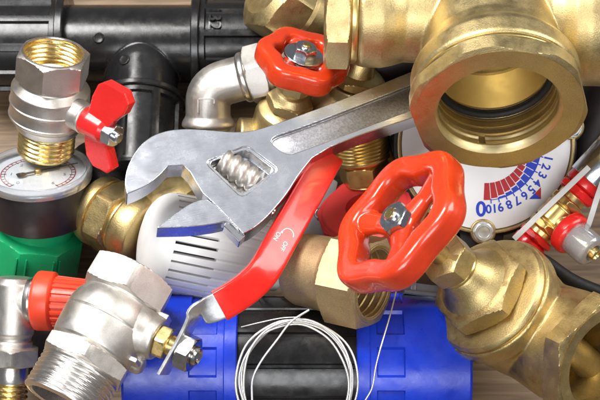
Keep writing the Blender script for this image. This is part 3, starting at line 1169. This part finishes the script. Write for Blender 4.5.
# ------------------------------------------------------------------ flow meter dial
t = Thing('flow_gauge', 'white flow gauge with upside-down blue numbers, red and blue bars, below the large brass tee', 'gauge',
          (486, 145, -40), (.02, -.03, 1), (1, 0, 0))
b = B()
b.lathe([(-34, 0), (-34, 74), (-30, 82), (-6, 86), (2, 89), (4, 89), (4, 86), (0, 85), (0, 0)], None, 120)
for a in (-92, 12, 150):
    ca, sa = math.cos(R_(a)), math.sin(R_(a))
    b.lathe([(-18, 0), (-18, 13), (3, 13), (4, 12), (4, 0)], frame((ca*87, sa*87, 0)), 40)
case = t.part('case', b, 'brass_dull')
b = B()
b.lathe([(-36, 0), (-36, 90), (-8, 93), (-4, 92), (-4, 60), (-20, 0)], None, 96)
b.lathe([(-36, 0), (-36, 17), (-3, 17), (-3, 0)], frame((84*math.cos(R_(12)), 90*math.sin(R_(12)), 0)), 40)
b.lathe([(-36, 0), (-36, 22), (-3, 22), (-3, 0)], frame((88*math.cos(R_(-92)), 90*math.sin(R_(-92)), 0)), 40)
t.part('gasket', b, 'black_rubber')
b = B()
b.lathe([(0, 0), (0, 84.5), (1.4, 84.5), (1.4, 0)], None, 120, soft=.2)
face = t.part('dial', b, 'dial_white')
for a in (-92, 12, 150):
    ca, sa = math.cos(R_(a)), math.sin(R_(a))
    b = B()
    b.lathe([(3, 0), (3, 10.4), (4.2, 10.4), *hexr(4.2, 8.5, 8.8, False, True), (8.5, 6), (8.0, 5.6), (8.0, 0)], frame((ca*87, sa*87, 0)), 72, soft=.3)
    t.part('screw', b, 'zinc_matt')
b = B()
bb = B()
z0, z1 = 1.3, 1.7
N_ = 12
for i in range(N_):
    a0, a1 = R_(-93+i*8.1+.5), R_(-93+(i+1)*8.1-.5)
    arc_ring(b, 38, 55-i*1.45+.0, a0, a1, z0, z1, 5)
    if i >= 1:
        arc_ring(bb, 55-i*1.45+1.2, 55.5, a0, a1, z0, z1, 5)
t.part('red_bar', b, 'print_red', face)
t.part('blue_bar', bb, 'print_blue', face)
nums = ['10', '9', '8', '7', '6', '5', '4', '3', '2', '1']
for i, s_ in enumerate(nums):
    a = R_(-93+(i+1)*8.1)
    rr = 63.5
    ca, sa = math.cos(a), math.sin(a)
    # tops point outwards
    t.text('scale_number', s_, 12, lambda x, y_, z_, ca=ca, sa=sa: (ca*(rr+y_)+sa*x, sa*(rr+y_)-ca*x, 1.5+z_), 'print_blue', face, ext=.12, bold=.3)
    bt = B()
    arc_ring(bt, 54, 58.6, a-.009, a+.009, z0, z1+.1, 2)
    t.part('tick', bt, 'print_blue', face)
a = R_(-93.5)
t.text('zero_mark', '0', 21, lambda x, y_, z_: (-x-5, -y_-63, 1.5+z_), 'print_blue', face, ext=.12, bold=.5)
pA, pB, pC, pD = [t.hit(*q, 1.4)[:2] for q in ((541, 187), (541, 199), (529, 199), (535, 193))]
t.part('red_mark', B().prism([tuple(pA), tuple(pB), tuple(pD)], 1.3, 1.7), 'print_red', face)
t.part('blue_mark', B().prism([tuple(pD), tuple(pB), tuple(pC)], 1.3, 1.7), 'print_blue', face)

# ------------------------------------------------------------------ compression tee with red rings at the right
t = Thing('compression_tee', 'small brass compression tee with red rings and clear cap at the right edge', 'pipe fitting',
          (556, 215, -22), (.66, .74, .1), (.6, -.55, .58))
b = B()
b.lathe([(-30, 0), (-30, 14), (-10, 15), (-9, 17), (9, 17), (10, 15), (30, 14), (30, 0)], None, 48)
b.lathe([(-20, 0), *hexr(-20, -12, 17), (-12, 0)], None, 48)
b.lathe([(12, 0), *hexr(12, 20, 17), (20, 0)], None, 48)
b.lathe([(0, 0), (0, 13), (22, 12.5), (22, 0)], frame((0, 0, -4), (1, 0, 0), (0, 0, 1)), 48)
t.part('body', b, 'brass_gold', remesh=.6, smooth=2)
b = B()
b.lathe([(-26, 14), (-26, 18), *hexr(-27, -33, 18), (-34, 15), (-36, 18), (-44, 18), (-44, 12), (-26, 12)], None, 72, closed=True, soft=.4)
t.part('ring', b, 'red_plastic')
b = B()
b.lathe([(26, 14), (26, 19), *hexr(27, 35, 19), (36, 16), (38, 19.5), (47, 19.5), (48, 12), (26, 12)], None, 72, closed=True, soft=.4)
t.part('ring', b, 'red_plastic')
b = B()
b.lathe([(46, 0), (46, 21), (90, 22), (90, 0)], None, 60)
t.part('pipe_sleeve', b, 'zinc')
bx = frame((0, 0, -4), (1, 0, 0), (0, 0, 1))
b = B()
b.lathe([(18, 10), (18, 19), (20, 21.5), (29, 22), (32, 20), (32, 10)], bx, 64, closed=True, soft=.8)
t.part('ring', b, 'red_plastic')
b = B()
b.lathe([(30, 14), (30, 17.5), (54, 17), (57, 15), (58, 9), (56, 9), (55, 14)], bx, 64, closed=True, soft=.5)
t.part('clear_cap', b, 'clear_plastic')
b = B()
b.lathe([(28, 0), (28, 10), (54, 10), (54, 6.5), (62, 6), (63, 4), (60, 3), (60, 0)], bx, 48)
t.part('spindle', b, 'brass_bright')
b = B()
b.lathe([(-44, 0), (-44, 11), (-70, 11), (-70, 0)], None, 40)
t.part('pipe_tail', b, 'black_rubber')

def strip(name, label, cat, pts, wd, w_, th_, m):
    t_ = Thing(name, label, cat, pts[len(pts)//2])
    P = dens([tuple(p) for p in pts], 0, len(pts), 24)
    b_ = B()
    b_.sweep([t_.lp(*p) for p in P], 1, seg=24, rect=(w_, th_), wdirs=[t_.ld(wd)]*24)
    t_.solo(b_, m)
    return t_
strip('cable_tie', 'pale plastic strap lying from the dial rim to the upper red ring', 'strap',
      [(514, 239, 4), (539, 215, 7), (564, 191, 10), (589, 167, 13)], (.7, -.7, .1), 5.6, 1.6, 'zip_white')
strip('cable_tie', 'pale plastic strap at the right edge between pipe sleeve and clear cap', 'strap',
      [(586, 232, -4), (592, 214, 4), (597, 198, 6), (606, 172, 2)], (.97, .2, .1), 5.6, 1.6, 'zip_white')

t = Thing('dark_filler_tube', 'black tube added to darken the gap between wrench handle and brass tee', 'gap filler', (400, 62, -120), (1, .1, 0), (0, 0, 1))  # tube added to make this gap dark where the wood showed through
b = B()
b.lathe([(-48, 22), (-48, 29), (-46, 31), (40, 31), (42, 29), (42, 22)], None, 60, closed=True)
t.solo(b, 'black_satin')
t = Thing('dark_filler_disc', 'round black disc added to darken the gap between radiator valve and lever ball valve', 'plug', (46, 346, -70), (.1, .3, .95), (1, 0, 0))  # disc added to blacken the gap beside the radiator valve
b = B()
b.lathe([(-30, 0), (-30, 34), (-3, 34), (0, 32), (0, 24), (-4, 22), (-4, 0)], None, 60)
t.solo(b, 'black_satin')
# hose, clip and clamp, plus dark tubes added to darken the gaps
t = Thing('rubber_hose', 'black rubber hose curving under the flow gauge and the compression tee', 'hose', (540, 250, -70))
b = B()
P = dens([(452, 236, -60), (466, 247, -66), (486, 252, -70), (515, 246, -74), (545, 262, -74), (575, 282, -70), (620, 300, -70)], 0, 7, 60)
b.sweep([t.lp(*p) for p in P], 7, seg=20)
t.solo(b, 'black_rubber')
t = Thing('plastic_clip', 'small dark grey plastic clip wedged between blue nut and brass valve neck', 'clip', (424, 290, 20), (.1, .5, .85), (1, -.1, 0))
b = B()
b.box(-20, 20, -7, 7, -9, 0)
b.box(-20, 20, -7, -3, 0, 3)
b.box(-14, -8, -3, 7, 0, 2)
t.solo(b, 'grey_dark', bevel=1)
t = Thing('black_clamp', 'black plastic pipe clamp behind the brass nipple under the wrench handle', 'clamp', (404, 158, -62), (.1, .1, 1), (.3, -1, 0))
b = B()
b.box(-34, 34, -9, 9, -12, 0)
b.box(-34, -24, -9, 9, 0, 10)
b.lathe([(-6, 0), (-6, 6.5), (2, 6), (4, 4), (4, 0)], frame((-22, 2, 10)), 32)
b.box(10, 34, -14, -8, -12, 4)
t.solo(b, 'black_plastic', bevel=1)
t = Thing('dark_filler_sleeve', 'black tube added to darken the gap between gauge and brass union', 'gap filler', (104, 176, -120), (.3, -.85, .4), (1, 0, 0))  # invented sleeve that fills the dark area beside the gauge
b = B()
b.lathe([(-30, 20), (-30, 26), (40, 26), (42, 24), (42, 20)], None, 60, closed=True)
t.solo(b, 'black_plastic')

t = Thing('dark_filler_edge', 'dark tube added to darken the right edge below the brass tee', 'gap filler', (604, 118, -95), (.25, .95, .1), (1, 0, 0))  # invented tube; the shaded table alone stays too light here
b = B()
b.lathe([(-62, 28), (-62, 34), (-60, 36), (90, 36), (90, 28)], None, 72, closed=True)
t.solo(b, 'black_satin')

# ------------------------------------------------------------------ large brass tee
t = Thing('brass_tee', 'huge pale brass tee with a wide threaded opening at the upper right', 'brass fitting',
          (499, 112, 108), (0, -.77, .64), (1, 0, 0))
b = B()
b.lathe([(-26, 62), (-26, 82), (-27, 85), (-30, 86.5), (-48, 86.5), (-54, 84), (-66, 76), (-80, 72), (-150, 70), (-150, 0), (-108, 0), (-108, 62)], None, 120, closed=True, soft=0)
run = frame((0, 0, -143), (1, .0, .03), (0, 0, 1))
b.lathe([(-137, 0), (-137, 56), (-135, 58), (-132, 59), (-112, 59.5), (-100, 57), (-88, 53), (0, 56), (60, 58), (72, 62), (84, 70), (100, 74), (130, 74), (132, 72), (132, 0)], run, 120, soft=0)
cutb = B().cyl(-112, 10, 58.5, 58.5, seg=80, soft=0)
body = t.part('body', b, 'brass_pale', remesh=1.5, smooth=5, cut=[cutb])
b = B()
rows = [(0, 63.2), (0, 84), *hexr(-.2, -21, 84.5, True, True, 6, .03, 89.5), (-22, 82), (-26.5, 82), (-26.5, 61)]
b.lathe(rows+[(-54, 61), (-54, 65), (-4, 65)], None, 144, closed=True, soft=.9, phase=.2)
hx = t.part('hex_collar', b, 'brass_pale')
b = B()
b.lathe([(-21.6, 83.6), (-22.5, 84.6), (-26, 84.6), (-26.8, 83), (-26.8, 81), (-21.6, 81)], None, 144, closed=True, soft=.4)
t.part('groove_ring', b, 'brass_gold')
b = B()
b.lathe([(-1.5, 64.8), (-.6, 64.2), (-4.5, 61.2), (-6, 60.5), *[(z_, 60.6+2.0*(.5-.5*math.cos(2*PI*z_/11.5))) for z_ in np.linspace(-7, -48, 40)], (-50, 59), (-52, 64.8)], None, 120, closed=True, soft=0)
nb = B().box(-13, -6, -72, -50, -34, -12)
th_ = t.part('inner_thread', b, 'brass_inner', hx, cut=[nb])
b = B()
b.lathe([(-52+4.2*math.cos(a), 59.2+4.2*math.sin(a)) for a in np.linspace(0, 2*PI, 17)[:-1]], None, 120, closed=True, soft=0)
t.part('sealing_ring', b, 'black_rubber')
b = B()
b.lathe([(-57, 58.6), (-57, 56.6), (-59, 56.2), (-61, 57), (-108, 57), (-108, 58.6)], None, 120, closed=True, soft=.3)
t.part('bore', b, 'brass_inner')
# left end flange of the run
b = B()
b.lathe([(-137, 40), (-137, 54), (-145, 54), *hexr(-144.5, -172, 58.5, True, True, 8, .06), (-173, 54), (-173, 44), (-143, 44)], run, 120, closed=True, soft=.8, phase=.2)
t.part('end_collar', b, 'brass_pale')
b = B()
b.lathe([(-137.5, 50), (-137.5, 55.5), (-139, 56), (-143, 56), (-144.4, 55.5), (-144.4, 50)], run, 120, closed=True, soft=.4)
t.part('groove_ring', b, 'brass_gold')
b = B()
b.lathe([(131, 50), (131, 70), (140, 70), *hexr(140, 170, 74, True, True, 8, .05), (171, 70), (171, 50)], run, 120, closed=True, soft=.8)
t.part('end_collar', b, 'brass_pale')

# ------------------------------------------------------------------ brass gate valve with big red handwheel
t = Thing('gate_valve', 'large brass gate valve with big glossy red handwheel at the lower right', 'valve',
          (400, 222, 128), (-.65, .505, .57), (.6, -.3, .74))
E = (1, 0, 0)
b = B()
mj = t.ld((.61, .79, 0))
ph = math.atan2(mj[1], mj[0])
handwheel(b, 66.5, 13.5, 15, 6, .06, 3, 19, 20, 0, -6, -6*ph+.4, ph-.16)
best = None
for sg_ in (-1, 1):
    Rm = np.array(Matrix.Rotation(R_(8)*sg_, 3, Vector((math.cos(ph), math.sin(ph), 0))))
    zc = (t.R @ Rm @ np.array([0, 0, 1.0]))[2]
    if best is None or zc < best[0]:
        best = (zc, Rm)
b.v = (np.array(b.v) @ best[1].T).tolist()
hw = t.part('handwheel', b, 'red_enamel', remesh=1.0, smooth=6)
b = B()
b.lathe([(-3, 0), (-3, 15), *hexr(-1, 13, 15.5, False, True), (13, 8.5), (16, 8), (17, 6.5), (17, 0)], None, 72, soft=0, phase=.3)
nt_ = t.part('nut', b, 'zinc')
b = B()
b.lathe([(16.5, 0), (16.5, 6.3), (18, 5.8), (18, 3), (17.2, 0)], None, 40, soft=.2)
t.part('stem_tip', b, 'brass_bright', nt_)
b = B()
b.lathe([(-10, 0), (-10, 11), (-70, 11), (-70, 0)], None, 48)
t.part('stem', b, 'brass_dull')
b = B()
b.lathe([(-68, 0), *hexr(-70, -94, 24.5), (-95, 18), (-95, 0)], None, 96, soft=0, phase=.35)
t.part('gland_nut', b, 'brass_cast')
b = B()
b.lathe([(-94, 0), (-94, 20), (-95, 23), (-98, 24), (-100, 23), (-100, 0)], None, 72)
t.part('gland_ring', b, 'brass_gold')
b = B()
b.lathe([(-98, 0), (-98, 22), (-103, 25), (-112, 28), (-120, 33), (-126, 40), *hexr(-127, -150, 47), (-151, 54), (-152, 60), (-153, 65), (-158, 67.5), (-160, 67), (-160, 0)], None, 132, soft=.5, phase=.25)
t.part('bonnet', b, 'brass_cast')
b = B()
b.lathe([(-159.5, 0), (-159.5, 66.5), (-161.2, 66.5), (-161.2, 0)], None, 120, soft=0)
t.part('seam', b, 'brass_gold')
b = B()
b.lathe([(-161, 0), (-161, 69), (-163, 70), (-180, 70), (-186, 67), (-196, 64), (-240, 58), (-262, 48), (-272, 30), (-274, 0)], None, 110, soft=0)
rn = frame((0, 0, -234), (1, 0, 0), (0, 0, 1))
b.lathe([(-70, 0), (-70, 60), (-30, 56), (20, 58), (60, 62), (94, 60), (94, 50), (52, 50), (40, 44), (0, 0)], rn, 110, soft=0)
cutb = B().cyl(10, 130, 51, 51, m=rn, seg=80, soft=0)
t.part('body', b, 'brass_cast', remesh=1.4, smooth=4, cut=[cutb])
b = B()
b.lathe([(118, 50), (118, 62), *hexr(117.5, 92, 63, True, True, 6, .04), (90, 60), (90, 50)], rn, 132, closed=True, soft=.9, phase=-.2)
b.lathe([(-66, 40), *hexr(-64, -84, 60, True, True, 6, .05), (-84, 40)], rn, 132, closed=True, soft=.9, phase=-.2)
hx = t.part('hex_end', b, 'brass_cast')
b = B()
b.lathe([(117, 52), (115, 50.5), (60, 49.5), (12, 48.5), (12, 52)], rn, 100, closed=True, soft=.4)
t.part('bore', b, 'brass_pale', hx)
b = B()
b.cyl(-70, 62, 17, 17, m=frame((56, 0, -234), (0, 0, 1), (1, 0, 0)), seg=48)
t.part('wedge_stem', b, 'brass_pale')
b = B()
b.cyl(14, 20, 49, 49, m=rn, seg=80)
t.part('wedge', b, 'brass_cast')

# ------------------------------------------------------------------ coil of wire
t = Thing('wire_coil', 'loose coil of thin silver wire lying on the blue and black coupling', 'wire', (296, 382, 84))
pts = []
loops = 5
n = 72
for i in range(loops*n+1):
    a = R_(270)-2*PI*i/n
    l = i/n
    rx = 55.5+2.6*math.sin(l*2.1+.4)+1.3*math.sin(a*2+l)+.5*math.sin(a*7+l*5)
    ry = 60+2.4*math.cos(l*1.7)+1.4*math.sin(a+l*3)+.4*math.sin(a*9+l*3)
    cx_, cy_ = 296+3.4*math.sin(l*1.5+.5), 382+2.0*math.cos(l*2.3)
    z_ = 80+2.2*l*.8-16*abs(math.sin(a))**2*(0.4)
    pts.append((cx_+rx*math.cos(a), cy_-ry*math.sin(a), z_))
P0 = dens([(238, 323, 78), (258, 318, 82), (285, 313, 84), (308, 309.5, 80)], 0, 4, 14)
b = B()
b.sweep([t.lp(*p) for p in pts], 1.2, seg=8)
t.part('windings', b, 'wire', angle=80)
b = B()
q = dens([(254, 420, 84), (252, 396, 84), (253, 378, 84), (262, 360, 84), (277, 340, 85), (291, 322, 86), (309, 310, 84)], 0, 7, 50)
b.sweep([t.lp(*p) for p in q], 1.15, seg=8)
t.part('wire_end', b, 'wire', angle=80)
b = B()
q = dens([(241, 327, 88), (262, 322, 87), (282, 318, 86), (300, 317, 85)], 0, 4, 24)
b.sweep([t.lp(*p) for p in q], .6, seg=8)
t.part('wire_end', b, 'wire', angle=80)
b = B()
q = dens([(355, 425, 82), (364, 403, 83), (372, 388, 85), (376, 366, 86), (382, 343, 84), (391, 312, 62), (396, 292, 38)], 0, 7, 56)
b.sweep([t.lp(*p) for p in q], .85, seg=8)
t.part('wire_end', b, 'wire', angle=80)
